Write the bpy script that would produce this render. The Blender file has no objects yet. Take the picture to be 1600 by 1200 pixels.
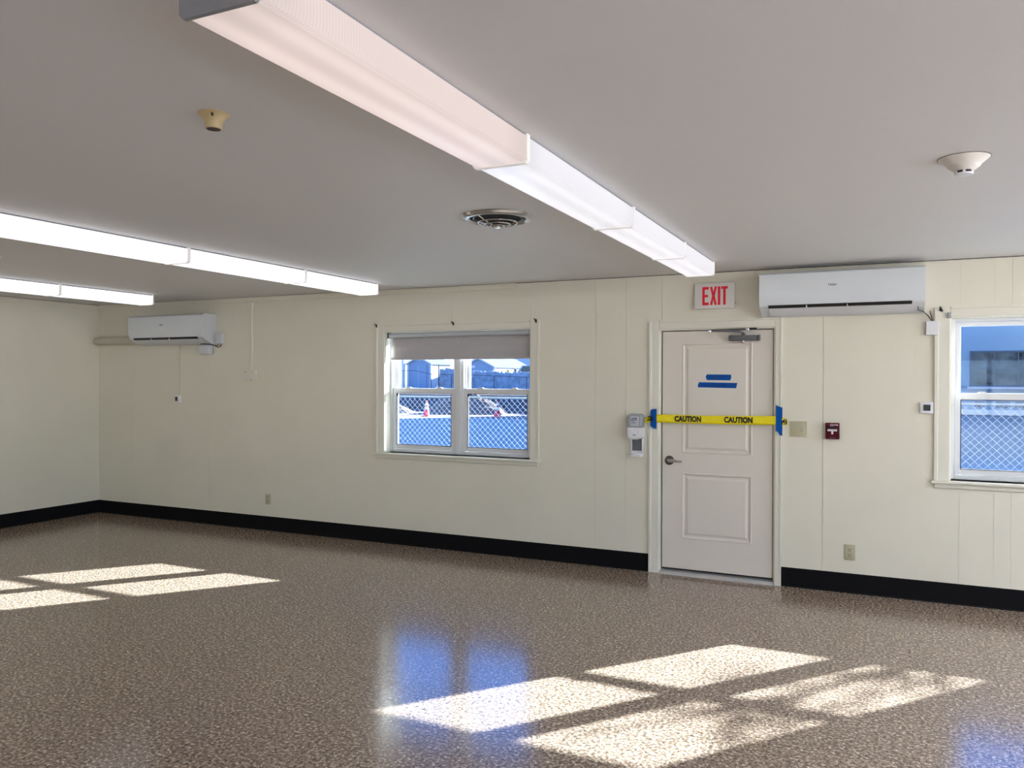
import bpy, bmesh, math, random
from mathutils import Vector, Matrix
random.seed(7)
C = bpy.context.scene.collection
S = bpy.context.scene
PI = math.pi

# ------------------------------------------------------------------ camera
cam_d = bpy.data.cameras.new('camera'); cam = bpy.data.objects.new('camera', cam_d); C.objects.link(cam)
cam_d.sensor_fit = 'HORIZONTAL'; cam_d.sensor_width = 36; cam_d.lens = 36*1246.1/1600
cam_d.clip_start = .05; cam_d.clip_end = 1000
yaw, pitch, roll = .4408, -.0058, .0030
cy, sy = math.cos(yaw), math.sin(yaw)
fw = Vector((-sy*math.cos(pitch), cy*math.cos(pitch), math.sin(pitch)))
rt = Vector((cy, sy, 0)); up = rt.cross(fw)
r2 = rt*math.cos(roll)+up*math.sin(roll); u2 = -rt*math.sin(roll)+up*math.cos(roll)
M = Matrix((r2, u2, -fw)).transposed().to_4x4(); M.translation = Vector((0, -6.6568, 1.6376))
cam.matrix_world = M
S.camera = cam

# ------------------------------------------------------------------ colour management, sky, sun
S.view_settings.view_transform = 'Standard'; S.view_settings.look = 'None'
S.view_settings.gamma = 1; S.view_settings.use_curve_mapping = False
S.view_settings.exposure = 0.0
W = bpy.data.worlds.new('sky'); S.world = W; W.use_nodes = True
nt = W.node_tree; nt.nodes.clear()
wo = nt.nodes.new('ShaderNodeOutputWorld'); bg = nt.nodes.new('ShaderNodeBackground')
tc = nt.nodes.new('ShaderNodeTexCoord'); sep = nt.nodes.new('ShaderNodeSeparateXYZ'); cr = nt.nodes.new('ShaderNodeValToRGB')
nt.links.new(tc.outputs['Generated'], sep.inputs[0]); nt.links.new(sep.outputs['Z'], cr.inputs[0])
nt.links.new(cr.outputs[0], bg.inputs[0]); nt.links.new(bg.outputs[0], wo.inputs[0])
e = cr.color_ramp.elements
e[0].position = 0.0; e[0].color = (.62, .80, 1.0, 1)
e[1].position = .9; e[1].color = (.07, .20, .62, 1)
m = e.new(.10); m.color = (.26, .55, 1.0, 1)
m = e.new(.32); m.color = (.09, .33, 1.0, 1)
bg.inputs[1].default_value = 4.0

SUN_DIR = Vector((.80, 1.0, .576))          # from the room towards the sun
sd = bpy.data.lights.new('sun', 'SUN'); sun = bpy.data.objects.new('sun', sd); C.objects.link(sun)
sun.rotation_euler = SUN_DIR.to_track_quat('Z', 'Y').to_euler(); sun.location = (40, 50, 30)
sd.energy = 52; sd.angle = math.radians(.53); sd.color = (1.0, .965, .925)

# ------------------------------------------------------------------ materials
def mat(name, col, rough=.5, metal=0, spec=.5, emit=None, es=1, noise=0, nscale=30, bump=0, bscale=60, alpha=None):
    m = bpy.data.materials.new(name); m.use_nodes = True
    n = m.node_tree; b = n.nodes['Principled BSDF']
    c = (*col, 1)
    b.inputs['Base Color'].default_value = c; b.inputs['Roughness'].default_value = rough
    b.inputs['Metallic'].default_value = metal; b.inputs['Specular IOR Level'].default_value = spec
    if emit: b.inputs['Emission Color'].default_value = (*emit, 1); b.inputs['Emission Strength'].default_value = es
    if noise or bump:
        t = n.nodes.new('ShaderNodeTexCoord')
        if noise:
            x = n.nodes.new('ShaderNodeTexNoise'); x.inputs['Scale'].default_value = nscale; x.inputs['Detail'].default_value = 4
            r = n.nodes.new('ShaderNodeMapRange'); r.inputs[1].default_value = .3; r.inputs[2].default_value = .7
            r.inputs[3].default_value = 1-noise; r.inputs[4].default_value = 1+noise
            mx = n.nodes.new('ShaderNodeMix'); mx.data_type = 'RGBA'; mx.blend_type = 'MULTIPLY'; mx.inputs[0].default_value = 1
            mx.inputs[6].default_value = c
            n.links.new(t.outputs['Object'], x.inputs['Vector']); n.links.new(x.outputs['Fac'], r.inputs[0])
            n.links.new(r.outputs[0], mx.inputs[7]); n.links.new(mx.outputs[2], b.inputs['Base Color'])
        if bump:
            x = n.nodes.new('ShaderNodeTexNoise'); x.inputs['Scale'].default_value = bscale; x.inputs['Detail'].default_value = 3
            bp = n.nodes.new('ShaderNodeBump'); bp.inputs['Strength'].default_value = bump; bp.inputs['Distance'].default_value = .002
            n.links.new(t.outputs['Object'], x.inputs['Vector']); n.links.new(x.outputs['Fac'], bp.inputs['Height'])
            n.links.new(bp.outputs[0], b.inputs['Normal'])
    return m

WALL = mat('cream_wall_paint', (.79, .76, .635), .45, noise=.02, nscale=2, bump=.15, bscale=90)
CEIL = mat('white_ceiling_paint', (.70, .695, .69), .55, spec=.3, bump=.1, bscale=8)
TRIM = mat('cream_trim_paint', (.78, .76, .65), .35)
DOORP = mat('door_paint', (.76, .71, .63), .4)
VINYL = mat('white_vinyl', (.74, .75, .76), .35)
BLACK = mat('black_rubber', (.004, .004, .005), .7, spec=.15)
GAP = mat('dark_gap', (.01, .01, .012), .8)
ALU = mat('aluminium', (.62, .62, .62), .35, metal=.6)
GREYMETAL = mat('grey_painted_metal', (.15, .15, .155), .4, metal=.5)
CAPGREY = mat('grey_cap_pan_shade', (.25, .25, .265), .5)
BRONZE = mat('dark_nickel', (.16, .15, .14), .25, metal=.9)
VENTM = mat('brushed_vent_metal', (.60, .61, .62), .24, metal=.9)
CHROME = mat('chrome', (.6, .6, .6), .15, metal=1)
ACW = mat('glossy_white_plastic', (.74, .78, .80), .13)
ACS = mat('satin_white_plastic', (.66, .68, .70), .4)
IVORY = mat('ivory_plastic', (.50, .47, .31), .35)
BEIGE = mat('aged_beige_plastic', (.55, .43, .22), .4)
WHITEP = mat('white_plastic', (.78, .78, .80), .35)
PIPEP = mat('painted_raceway', (.60, .565, .46), .45)
RED = mat('alarm_red', (.075, .001, .010), .6, spec=.2)
EXITRED = mat('exit_red', (.62, .008, .03), .4, emit=(.7, .0, .02), es=.12)
BLUET = mat('blue_painters_tape', (.001, .085, .37), .7, spec=.2)
BLUEINK = mat('dark_blue_ink', (.002, .02, .16), .6)
YEL = mat('yellow_caution_film', (.90, .76, .003), .35)
INK = mat('black_ink', (.008, .008, .008), .5)
SHADE = mat('grey_blind_fabric', (.47, .45, .46), .8, noise=.03, nscale=400)
SHADEB = mat('blind_roller_metal', (.50, .53, .56), .35)
SCREEN = mat('lcd_screen', (.03, .035, .035), .2)
NAVY = mat('navy_print', (.01, .02, .16), .5)
GREYT = mat('grey_translucent_plastic', (.36, .38, .40), .25)
DRIPG = mat('dark_grey_plastic', (.13, .135, .15), .5)
WHITEPRINT = mat('white_print', (.85, .8, .82), .5)
CONE = mat('cone_orange', (1.0, .05, .08), .5, emit=None)
CONEW = mat('cone_reflective_white', (.9, .9, .9), .4)
ASPH = mat('pale_asphalt', (.23, .235, .225), .9, noise=.12, nscale=1.2)
CONC = mat('pale_bounce_concrete', (.72, .71, .69), .9, noise=.06, nscale=1)
DIRT = mat('sandy_dirt', (.115, .09, .085), .95, noise=.35, nscale=2.5)
BANKM = mat('dark_soil_shade_tint', (.02, .05, .075), .95, noise=.4, nscale=3)  # blue of the skylit shade mixed into the soil colour
WOOD = mat('weathered_wood_shade_tint', (.22, .27, .32), .9, noise=.3, nscale=3)  # board colour also carries the blue of skylit shade
GALV = mat('galvanised_wire', (.42, .45, .48), .35, metal=.6)
RAILM = mat('dull_fence_rail', (.10, .12, .14), .8)
RUSTY = mat('dark_rail', (.03, .035, .05), .6)
HOUSEW = mat('white_siding', (.42, .42, .43), .8)
SHEDB = mat('siding_shade_tint', (.18, .25, .33), .8)  # walls coloured as if in blue shade, beside white sunlit sides
SHEDT = mat('white_corner_board', (.5, .5, .5), .7)
ROOFM = mat('grey_shingle', (.06, .075, .09), .9)
CARG = mat('vehicle_glass', (.01, .03, .04), .1)
CARP = mat('vehicle_paint', (.35, .37, .4), .3)
YELP = mat('yellow_paint', (.6, .4, .05), .5)
FACADE = mat('pale_facade_shade_tint', (.17, .25, .31), .8, noise=.06, nscale=.6)  # pale wall colour tinted with the blue of its own shade
FGLASS = mat('glass_painted_reflection', (.05, .06, .062), .25, noise=.95, nscale=2.2)  # strong noise paints tree reflections into the panes
FTRIM = mat('facade_trim', (.04, .07, .10), .7)
BARK = mat('bark', (.10, .07, .05), .9)
LEAF = mat('evergreen', (.03, .06, .02), .9)

def glass_mat(tint=(.88, .955, 1.0, 1)):
    m = bpy.data.materials.new('tinted_window_glass'); m.use_nodes = True; n = m.node_tree; n.nodes.clear()
    o = n.nodes.new('ShaderNodeOutputMaterial'); mx = n.nodes.new('ShaderNodeMixShader')
    t = n.nodes.new('ShaderNodeBsdfTransparent'); g = n.nodes.new('ShaderNodeBsdfGlossy')
    f = n.nodes.new('ShaderNodeFresnel'); f.inputs[0].default_value = 1.35
    t.inputs[0].default_value = tint; g.inputs['Roughness'].default_value = .02; g.inputs[0].default_value = (1, 1, 1, 1)
    n.links.new(f.outputs[0], mx.inputs[0]); n.links.new(t.outputs[0], mx.inputs[1]); n.links.new(g.outputs[0], mx.inputs[2])
    n.links.new(mx.outputs[0], o.inputs[0]); return m
GLASS = glass_mat(); CLEAR = glass_mat((.99, .99, .98, 1))

def floor_mat():
    m = bpy.data.materials.new('speckled_vinyl_tile'); m.use_nodes = True; n = m.node_tree; b = n.nodes['Principled BSDF']
    t = n.nodes.new('ShaderNodeTexCoord')
    def noise(scale, det=2, rough=.6):
        x = n.nodes.new('ShaderNodeTexNoise'); x.inputs['Scale'].default_value = scale; x.inputs['Detail'].default_value = det
        x.inputs['Roughness'].default_value = rough; n.links.new(t.outputs['Object'], x.inputs['Vector']); return x
    a = noise(60, 4, .72)
    r = n.nodes.new('ShaderNodeValToRGB'); n.links.new(a.outputs['Fac'], r.inputs[0])
    el = r.color_ramp.elements
    el[0].position = .36; el[0].color = (.045, .032, .024, 1)
    el[1].position = .64; el[1].color = (.68, .60, .50, 1)
    k = el.new(.46); k.color = (.205, .150, .112, 1)
    k = el.new(.56); k.color = (.355, .270, .205, 1)
    v = n.nodes.new('ShaderNodeTexVoronoi'); v.inputs['Scale'].default_value = 110; n.links.new(t.outputs['Object'], v.inputs['Vector'])
    mr = n.nodes.new('ShaderNodeMapRange'); mr.inputs[3].default_value = .62; mr.inputs[4].default_value = 1.42
    sp = n.nodes.new('ShaderNodeSeparateColor'); n.links.new(v.outputs['Color'], sp.inputs[0]); n.links.new(sp.outputs[0], mr.inputs[0])
    mx = n.nodes.new('ShaderNodeMix'); mx.data_type = 'RGBA'; mx.blend_type = 'MULTIPLY'; mx.inputs[0].default_value = 1
    n.links.new(r.outputs[0], mx.inputs[6]); n.links.new(mr.outputs[0], mx.inputs[7]); n.links.new(mx.outputs[2], b.inputs['Base Color'])
    br = n.nodes.new('ShaderNodeTexBrick'); br.offset = 0; br.inputs['Scale'].default_value = 1
    br.inputs['Brick Width'].default_value = .3048; br.inputs['Row Height'].default_value = .3048; br.inputs['Mortar Size'].default_value = .0012
    br.inputs['Color1'].default_value = (1,)*4; br.inputs['Color2'].default_value = (1,)*4; br.inputs['Mortar'].default_value = (0, 0, 0, 1)
    n.links.new(t.outputs['Object'], br.inputs['Vector'])
    b2 = n.nodes.new('ShaderNodeBump'); b2.inputs['Strength'].default_value = .25; b2.inputs['Distance'].default_value = .001
    n.links.new(br.outputs['Color'], b2.inputs['Height'])
    w = noise(9, 3); bp = n.nodes.new('ShaderNodeBump'); bp.inputs['Strength'].default_value = .12; bp.inputs['Distance'].default_value = .004
    n.links.new(w.outputs['Fac'], bp.inputs['Height']); n.links.new(b2.outputs[0], bp.inputs['Normal'])
    n.links.new(bp.outputs[0], b.inputs['Normal'])
    b.inputs['Roughness'].default_value = .17; b.inputs['IOR'].default_value = 1.6; b.inputs['Specular IOR Level'].default_value = .5
    return m
FLOOR = floor_mat()

def lens_mat(name, col, strength, hot):
    """acrylic lens over two tubes: gives off light, brighter along the tubes, fine prismatic ribs"""
    m = bpy.data.materials.new(name); m.use_nodes = True; n = m.node_tree; b = n.nodes['Principled BSDF']
    b.inputs['Base Color'].default_value = (.10, .10, .10, 1); b.inputs['Roughness'].default_value = .3
    t = n.nodes.new('ShaderNodeTexCoord'); s = n.nodes.new('ShaderNodeSeparateXYZ'); n.links.new(t.outputs['Object'], s.inputs[0])
    ab = n.nodes.new('ShaderNodeMath'); ab.operation = 'ABSOLUTE'; n.links.new(s.outputs['X'], ab.inputs[0])
    d = n.nodes.new('ShaderNodeMath'); d.operation = 'SUBTRACT'; d.inputs[1].default_value = .055; n.links.new(ab.outputs[0], d.inputs[0])
    d2 = n.nodes.new('ShaderNodeMath'); d2.operation = 'ABSOLUTE'; n.links.new(d.outputs[0], d2.inputs[0])
    mr = n.nodes.new('ShaderNodeMapRange'); mr.interpolation_type = 'SMOOTHSTEP'
    mr.inputs[1].default_value = 0; mr.inputs[2].default_value = .05; mr.inputs[3].default_value = hot; mr.inputs[4].default_value = 1.0
    n.links.new(d2.outputs[0], mr.inputs[0])
    ay = n.nodes.new('ShaderNodeMath'); ay.operation = 'ABSOLUTE'; n.links.new(s.outputs['Y'], ay.inputs[0])
    me = n.nodes.new('ShaderNodeMapRange'); me.inputs[1].default_value = .50; me.inputs[2].default_value = .66; me.inputs[3].default_value = 1; me.inputs[4].default_value = .86
    n.links.new(ay.outputs[0], me.inputs[0])
    mp = n.nodes.new('ShaderNodeMapping'); mp.inputs['Rotation'].default_value = (0, 0, PI/4); n.links.new(t.outputs['Object'], mp.inputs[0])
    wv = n.nodes.new('ShaderNodeTexWave'); wv.inputs['Scale'].default_value = 1/.0065/3.14*.5*3.14/2; wv.bands_direction = 'X'
    n.links.new(mp.outputs[0], wv.inputs['Vector'])
    mw = n.nodes.new('ShaderNodeMapRange'); mw.inputs[3].default_value = .955; mw.inputs[4].default_value = 1.03; n.links.new(wv.outputs['Fac'], mw.inputs[0])
    x1 = n.nodes.new('ShaderNodeMath'); x1.operation = 'MULTIPLY'; n.links.new(mr.outputs[0], x1.inputs[0]); n.links.new(me.outputs[0], x1.inputs[1])
    x2 = n.nodes.new('ShaderNodeMath'); x2.operation = 'MULTIPLY'; n.links.new(x1.outputs[0], x2.inputs[0]); n.links.new(mw.outputs[0], x2.inputs[1])
    x3 = n.nodes.new('ShaderNodeMath'); x3.operation = 'MULTIPLY'; n.links.new(x2.outputs[0], x3.inputs[0]); x3.inputs[1].default_value = strength
    b.inputs['Emission Color'].default_value = (*col, 1); n.links.new(x3.outputs[0], b.inputs['Emission Strength'])
    return m
LENS_PINK = lens_mat('warm_pink_lens', (1.0, .82, .77), .70, 1.2)
LENS_WHITE = lens_mat('cool_white_lens', (.96, .94, 1.0), .80, 1.14)
LENS_BRIGHT = lens_mat('bright_white_lens', (.97, .96, 1.0), 1.4, 1.15)
LENS_ROOM = lens_mat('room_lens', (1.0, .92, .80), 10.5, 1.1); LENS_RIGHT = lens_mat('right_row_lens', (1.0, .985, .98), 30.0, 1.1)

# ------------------------------------------------------------------ helpers
def obj(name, bm, material, parent=None, smooth=False, loc=None):
    me = bpy.data.meshes.new(name); bm.normal_update(); bm.to_mesh(me); bm.free()
    me.materials.append(material)
    if smooth:
        for p in me.polygons: p.use_smooth = True
        try: me.set_sharp_from_angle(angle=math.radians(35))
        except Exception: pass
    o = bpy.data.objects.new(name, me); C.objects.link(o)
    if loc: o.location = loc
    if parent: o.parent = parent
    return o

def tag(o, label=None, cat=None, group=None, kind=None):
    if label: o['label'] = label
    if cat: o['category'] = cat
    if group: o['group'] = group
    if kind: o['kind'] = kind
    return o

def thing(name, label, cat, loc=(0, 0, 0), group=None, kind=None):
    o = bpy.data.objects.new(name, None); C.objects.link(o); o.location = loc; o.empty_display_size = .1
    return tag(o, label, cat, group, kind)

def box(bm, x0, x1, y0, y1, z0, z1, bev=0):
    g = bmesh.ops.create_cube(bm, size=1)
    vs = g['verts']
    for v in vs:
        v.co = Vector(((x0+x1)/2+v.co.x*(x1-x0), (y0+y1)/2+v.co.y*(y1-y0), (z0+z1)/2+v.co.z*(z1-z0)))
    if bev:
        es = list({e for v in vs for e in v.link_edges})
        bmesh.ops.bevel(bm, geom=es, offset=bev, segments=2, profile=.5, affect='EDGES')
    return bm

def bx(*a, bev=0):
    return box(bmesh.new(), *a, bev=bev)

def prism(bm, pts, axis, a, b):
    """extrude a closed outline of (u,v) along axis from a to b"""
    def P(u, v, w):
        return {'x': (w, u, v), 'y': (u, w, v), 'z': (u, v, w)}[axis]
    A = [bm.verts.new(P(u, v, a)) for u, v in pts]; B = [bm.verts.new(P(u, v, b)) for u, v in pts]
    n = len(pts)
    bm.faces.new(A); bm.faces.new(B[::-1])
    for i in range(n):
        bm.faces.new((A[i], B[i], B[(i+1) % n], A[(i+1) % n]))
    bmesh.ops.recalc_face_normals(bm, faces=bm.faces)
    return bm

def lathe(bm, prof, n=40, axis='z', c=(0, 0, 0)):
    rings = []
    for r, h in prof:
        ring = []
        for i in range(n):
            t = 2*PI*i/n
            p = (r*math.cos(t), r*math.sin(t), h) if axis == 'z' else ((r*math.cos(t), h, r*math.sin(t)) if axis == 'y' else (h, r*math.cos(t), r*math.sin(t)))
            ring.append(bm.verts.new(Vector(p)+Vector(c)))
        rings.append(ring)
    for a, b in zip(rings, rings[1:]):
        for i in range(n):
            try: bm.faces.new((a[i], a[(i+1) % n], b[(i+1) % n], b[i]))
            except Exception: pass
    for ring in (rings[0], rings[-1]):
        try: bm.faces.new(ring)
        except Exception: pass
    bmesh.ops.remove_doubles(bm, verts=bm.verts, dist=1e-6)
    bmesh.ops.recalc_face_normals(bm, faces=bm.faces)
    return bm

def tube(bm, pts, r, n=8):
    pts = [Vector(p) for p in pts]; rings = []
    for i, p in enumerate(pts):
        d = (pts[min(i+1, len(pts)-1)]-pts[max(i-1, 0)]).normalized()
        a = d.cross(Vector((0, 0, 1)));
        if a.length < .1: a = d.cross(Vector((1, 0, 0)))
        a.normalize(); b = d.cross(a)
        rr = r[i] if isinstance(r, (list, tuple)) else r
        rings.append([bm.verts.new(p+a*math.cos(2*PI*k/n)*rr+b*math.sin(2*PI*k/n)*rr) for k in range(n)])
    for A, B in zip(rings, rings[1:]):
        for k in range(n): bm.faces.new((A[k], A[(k+1) % n], B[(k+1) % n], B[k]))
    bm.faces.new(rings[0]); bm.faces.new(rings[-1])
    bmesh.ops.recalc_face_normals(bm, faces=bm.faces)
    return bm

def torus(bm, R, r, z, n=48, k=8, c=(0, 0)):
    vs = [[bm.verts.new((c[0]+(R+r*math.cos(2*PI*j/k))*math.cos(2*PI*i/n), c[1]+(R+r*math.cos(2*PI*j/k))*math.sin(2*PI*i/n), z+r*math.sin(2*PI*j/k))) for j in range(k)] for i in range(n)]
    for i in range(n):
        for j in range(k):
            bm.faces.new((vs[i][j], vs[(i+1) % n][j], vs[(i+1) % n][(j+1) % k], vs[i][(j+1) % k]))
    return bm

def text(name, body, h, material, parent, loc, width=None, bold=0, rot=(PI/2, 0, 0), thick=.0004, shear=0):
    """lettering as a thin mesh; h = cap height, width = total width, loc = centre"""
    cu = bpy.data.curves.new(name+'_curve', 'FONT'); cu.body = body; cu.align_x = 'CENTER'; cu.align_y = 'CENTER'
    cu.size = 1; cu.offset = bold; cu.extrude = .02; cu.resolution_u = 3; cu.shear = shear
    t = bpy.data.objects.new(name+'_tmp', cu); C.objects.link(t)
    bpy.context.view_layer.update()
    dg = bpy.context.evaluated_depsgraph_get()
    me = bpy.data.meshes.new_from_object(t.evaluated_get(dg)); bpy.data.objects.remove(t); bpy.data.curves.remove(cu)
    xs = [v.co.x for v in me.vertices]; ys = [v.co.y for v in me.vertices]; zs = [v.co.z for v in me.vertices]
    w0, h0 = max(xs)-min(xs), max(ys)-min(ys); sx = (width/w0) if width else h/h0; sz = thick/(max(zs)-min(zs))
    mx, my, mz = (max(xs)+min(xs))/2, (max(ys)+min(ys))/2, (max(zs)+min(zs))/2
    for v in me.vertices: v.co = Vector(((v.co.x-mx)*sx, (v.co.y-my)*h/h0, (v.co.z-mz)*sz))
    me.materials.clear(); me.materials.append(material); me.name = name
    o = bpy.data.objects.new(name, me); C.objects.link(o); o.rotation_euler = rot; o.location = loc
    if parent: o.parent = parent
    return o

def copy_tree(o, parent=None):
    c = o.copy(); C.objects.link(c)
    if parent: c.parent = parent
    for ch in list(o.children): copy_tree(ch, c)
    return c

# ------------------------------------------------------------------ room shell
XL, XR, YF, H, BB = -8.715, 3.4, -11.2, 2.525, .152
OPEN = [(-4.54, -2.955, .905, 2.105), (.413, 1.998, .905, 2.105), (-1.752, -.818, 0, 2.06)]   # holes in the back wall
obj('floor', bx(XL-.2, XR+.2, YF-.2, .0, -.1, 0), FLOOR)['kind'] = 'structure'
obj('ceiling', bx(XL-.2, XR+.2, YF-.2, .3, H, H+.15), CEIL)['kind'] = 'structure'

def wall_pieces(bm, u0, u1, holes, z0, z1, emit):
    """rectangles covering u0..u1 x z0..z1 except the holes"""
    cuts = sorted({u0, u1, *[min(max(h[k], u0), u1) for h in holes for k in (0, 1)]})
    for a, b in zip(cuts, cuts[1:]):
        if b-a < 1e-4: continue
        hs = [h for h in holes if h[0] < (a+b)/2 < h[1]]
        zz = z0
        for h in sorted(hs, key=lambda h: h[2]):
            if h[2] > zz: emit(bm, a, b, zz, h[2])
            zz = h[3]
        if zz < z1: emit(bm, a, b, zz, z1)
    return bm

PT = .007    # thickness of the wall panelling
wb = wall_pieces(bmesh.new(), XL-.2, XR+.2, OPEN, -.1, H, lambda bm, a, b, c, d: box(bm, a, b, PT, .24, c, d))
wall_back = obj('wall_back', wb, WALL); wall_back['kind'] = 'structure'
seams = [XL, -8.14, -6.92, -6.083, -5.18, -3.773, -2.956, -1.735, -.459, .797, 2.02, 3.24, 4.46, XR]
groove = [-2.05, -2.33, -.872, .182, .472, .69, .0, -1.3, 1.1, 1.5, 1.75, 2.4, 2.7, 3.0]
zsplit = {-2.956: 0}
for i, (a, b) in enumerate(zip(seams, seams[1:])):
    bm = bmesh.new()
    ga = .0016 if round(a, 3) in (-.459, -1.735) else .0005; gb_ = .0016 if round(b, 3) in (-.459, -1.735) else .0005
    cuts = [a+ga]+sorted(g for g in groove if a+.03 < g < b-.03)+[b-gb_]
    wall_pieces(bm, a+ga, b-gb_, OPEN, 0, H-.004, lambda bm, u, v, c, d: box(bm, u, v, .0030, PT-.0004, c, d))
    for p, q in zip(cuts, cuts[1:]):
        g0 = .0 if p == cuts[0] else .0009; g1 = .0 if q == cuts[-1] else .0009
        wall_pieces(bm, p+g0, q-g1, OPEN, 0, H-.004, lambda bm, u, v, c, d: box(bm, u, v, 0, .0030, c, d))
    obj('wall_panel', bm, WALL, wall_back)

# left wall
wl = obj('wall_left', bx(XL-.2, XL-.007, YF, 0.0, -.1, H), WALL); wl['kind'] = 'structure'
y = 0.0
for k in range(9):
    y1 = max(y-1.25, YF); obj('wall_panel', bx(XL-.0066, XL, y1+.0006, y-.0006, 0, H-.004), WALL, wl); y = y1
# right wall with two windows, front wall behind the camera with three (never in view, they light the room)
RW = [(-9.6, -7.0, .6, 2.25), (-6.3, -3.7, .6, 2.25), (-3.1, -.5, .6, 2.25)]
wr = obj('wall_right', wall_pieces(bmesh.new(), YF, .0, RW, -.1, H, lambda bm, a, b, c, d: box(bm, XR, XR+.2, a, b, c, d)), WALL); wr['kind'] = 'structure'
FW_ = [(-7.2, -5.2, .9, 2.1), (-3.2, -1.2, .9, 2.1), (.8, 2.8, .9, 2.1)]
wf = obj('wall_front', wall_pieces(bmesh.new(), XL-.2, XR+.2, FW_, -.1, H, lambda bm, a, b, c, d: box(bm, a, b, YF-.2, YF, c, d)), WALL); wf['kind'] = 'structure'
for n_, (w, ax) in enumerate([(r, 'x') for r in RW]+[(f, 'y') for f in FW_]):
    o = thing('window_%d' % (n_+3), None, None, kind='structure')
    m_ = (w[0]+w[1])/2; f = bmesh.new(); g = bmesh.new()
    for a, b, c, d in ((w[0], w[0]+.06, w[2], w[3]), (w[1]-.06, w[1], w[2], w[3]), (m_-.04, m_+.04, w[2], w[3]), (w[0], w[1], w[2], w[2]+.06), (w[0], w[1], w[3]-.06, w[3]), (w[0], w[1], 1.48, 1.54)):
        if ax == 'x': box(f, XR+.05, XR+.1, a, b, c, d)
        else: box(f, a, b, YF-.1, YF-.05, c, d)
    if ax == 'x': box(g, XR+.07, XR+.074, w[0], w[1], w[2], w[3])
    else: box(g, w[0], w[1], YF-.074, YF-.07, w[2], w[3])
    obj('window_frame', f, VINYL, o); obj('glass_pane', g, CLEAR, o)

# baseboards
def baseboard(name, a, b, ax, c):
    prof = [(0, 0), (-.010, 0), (-.0085, .004), (-.004, .012), (-.0035, BB-.004), (-.002, BB), (0, BB)]
    if ax == 'x':
        bm = prism(bmesh.new(), [(c+u, v) for u, v in prof], 'x', a, b)
    else:
        bm = prism(bmesh.new(), [(c-u, v) for u, v in prof], 'y', a, b)
    o = obj(name, bm, BLACK); o['kind'] = 'structure'
baseboard('baseboard_back', XL, -1.845, 'x', 0); baseboard('baseboard_back', -.764, XR, 'x', 0)
baseboard('baseboard_left', YF, 0, 'y', XL)
# ceiling trim: shallow moulding, dark joint above it
def crown(name, a, b, ax):
    prof = [(0, H-.055), (-.010, H-.055), (-.014, H-.046), (-.014, H-.02), (-.022, H-.010), (-.022, H-.004), (0, H-.004)]
    bm = prism(bmesh.new(), [(u if ax == 'x' else XL-u, v) for u, v in prof], ax, a, b)
    obj(name, bm, WALL)['kind'] = 'structure'
crown('trim_1', XL, -3.1, 'x'); crown('trim_2', YF, 0, 'y')
obj('trim_3', bx(XL, XR, -.004, .0, H-.0045, H), GAP)['kind'] = 'structure'
obj('trim_4', bx(XL, XL+.022, YF, -.022, H-.0045, H), GAP)['kind'] = 'structure'

# ------------------------------------------------------------------ windows in the back wall
def frame_ring(bm, x0, x1, z0, z1, w, y0, y1, wb=None, wt=None, bev=.003):
    wb = w if wb is None else wb; wt = w if wt is None else wt
    box(bm, x0, x0+w, y0, y1, z0, z1, bev=bev); box(bm, x1-w, x1, y0, y1, z0, z1, bev=bev)
    box(bm, x0+w, x1-w, y0, y1, z0, z0+wb, bev=bev); box(bm, x0+w, x1-w, y0, y1, z1-wt, z1, bev=bev)
    return bm

def casing_side(bm, x0, x1, z0, z1, inner):
    # flat board with a raised back band on the outer edge; vertical
    o_, i_ = (x0, x1) if inner == 1 else (x1, x0)
    prof = [(i_, 0), (i_, -.010), (i_+(o_-i_)*.08, -.014), (i_+(o_-i_)*.75, -.015), (i_+(o_-i_)*.8, -.020), (o_, -.020), (o_, 0)]
    prism(bm, prof, 'z', z0, z1); return bm

def casing_head(bm, x0, x1, z0, z1):
    d = z1-z0
    prof = [(0, z0), (-.010, z0), (-.014, z0+d*.08), (-.015, z0+d*.75), (-.020, z0+d*.8), (-.020, z1), (0, z1)]
    prism(bm, prof, 'x', x0, x1); return bm

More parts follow.
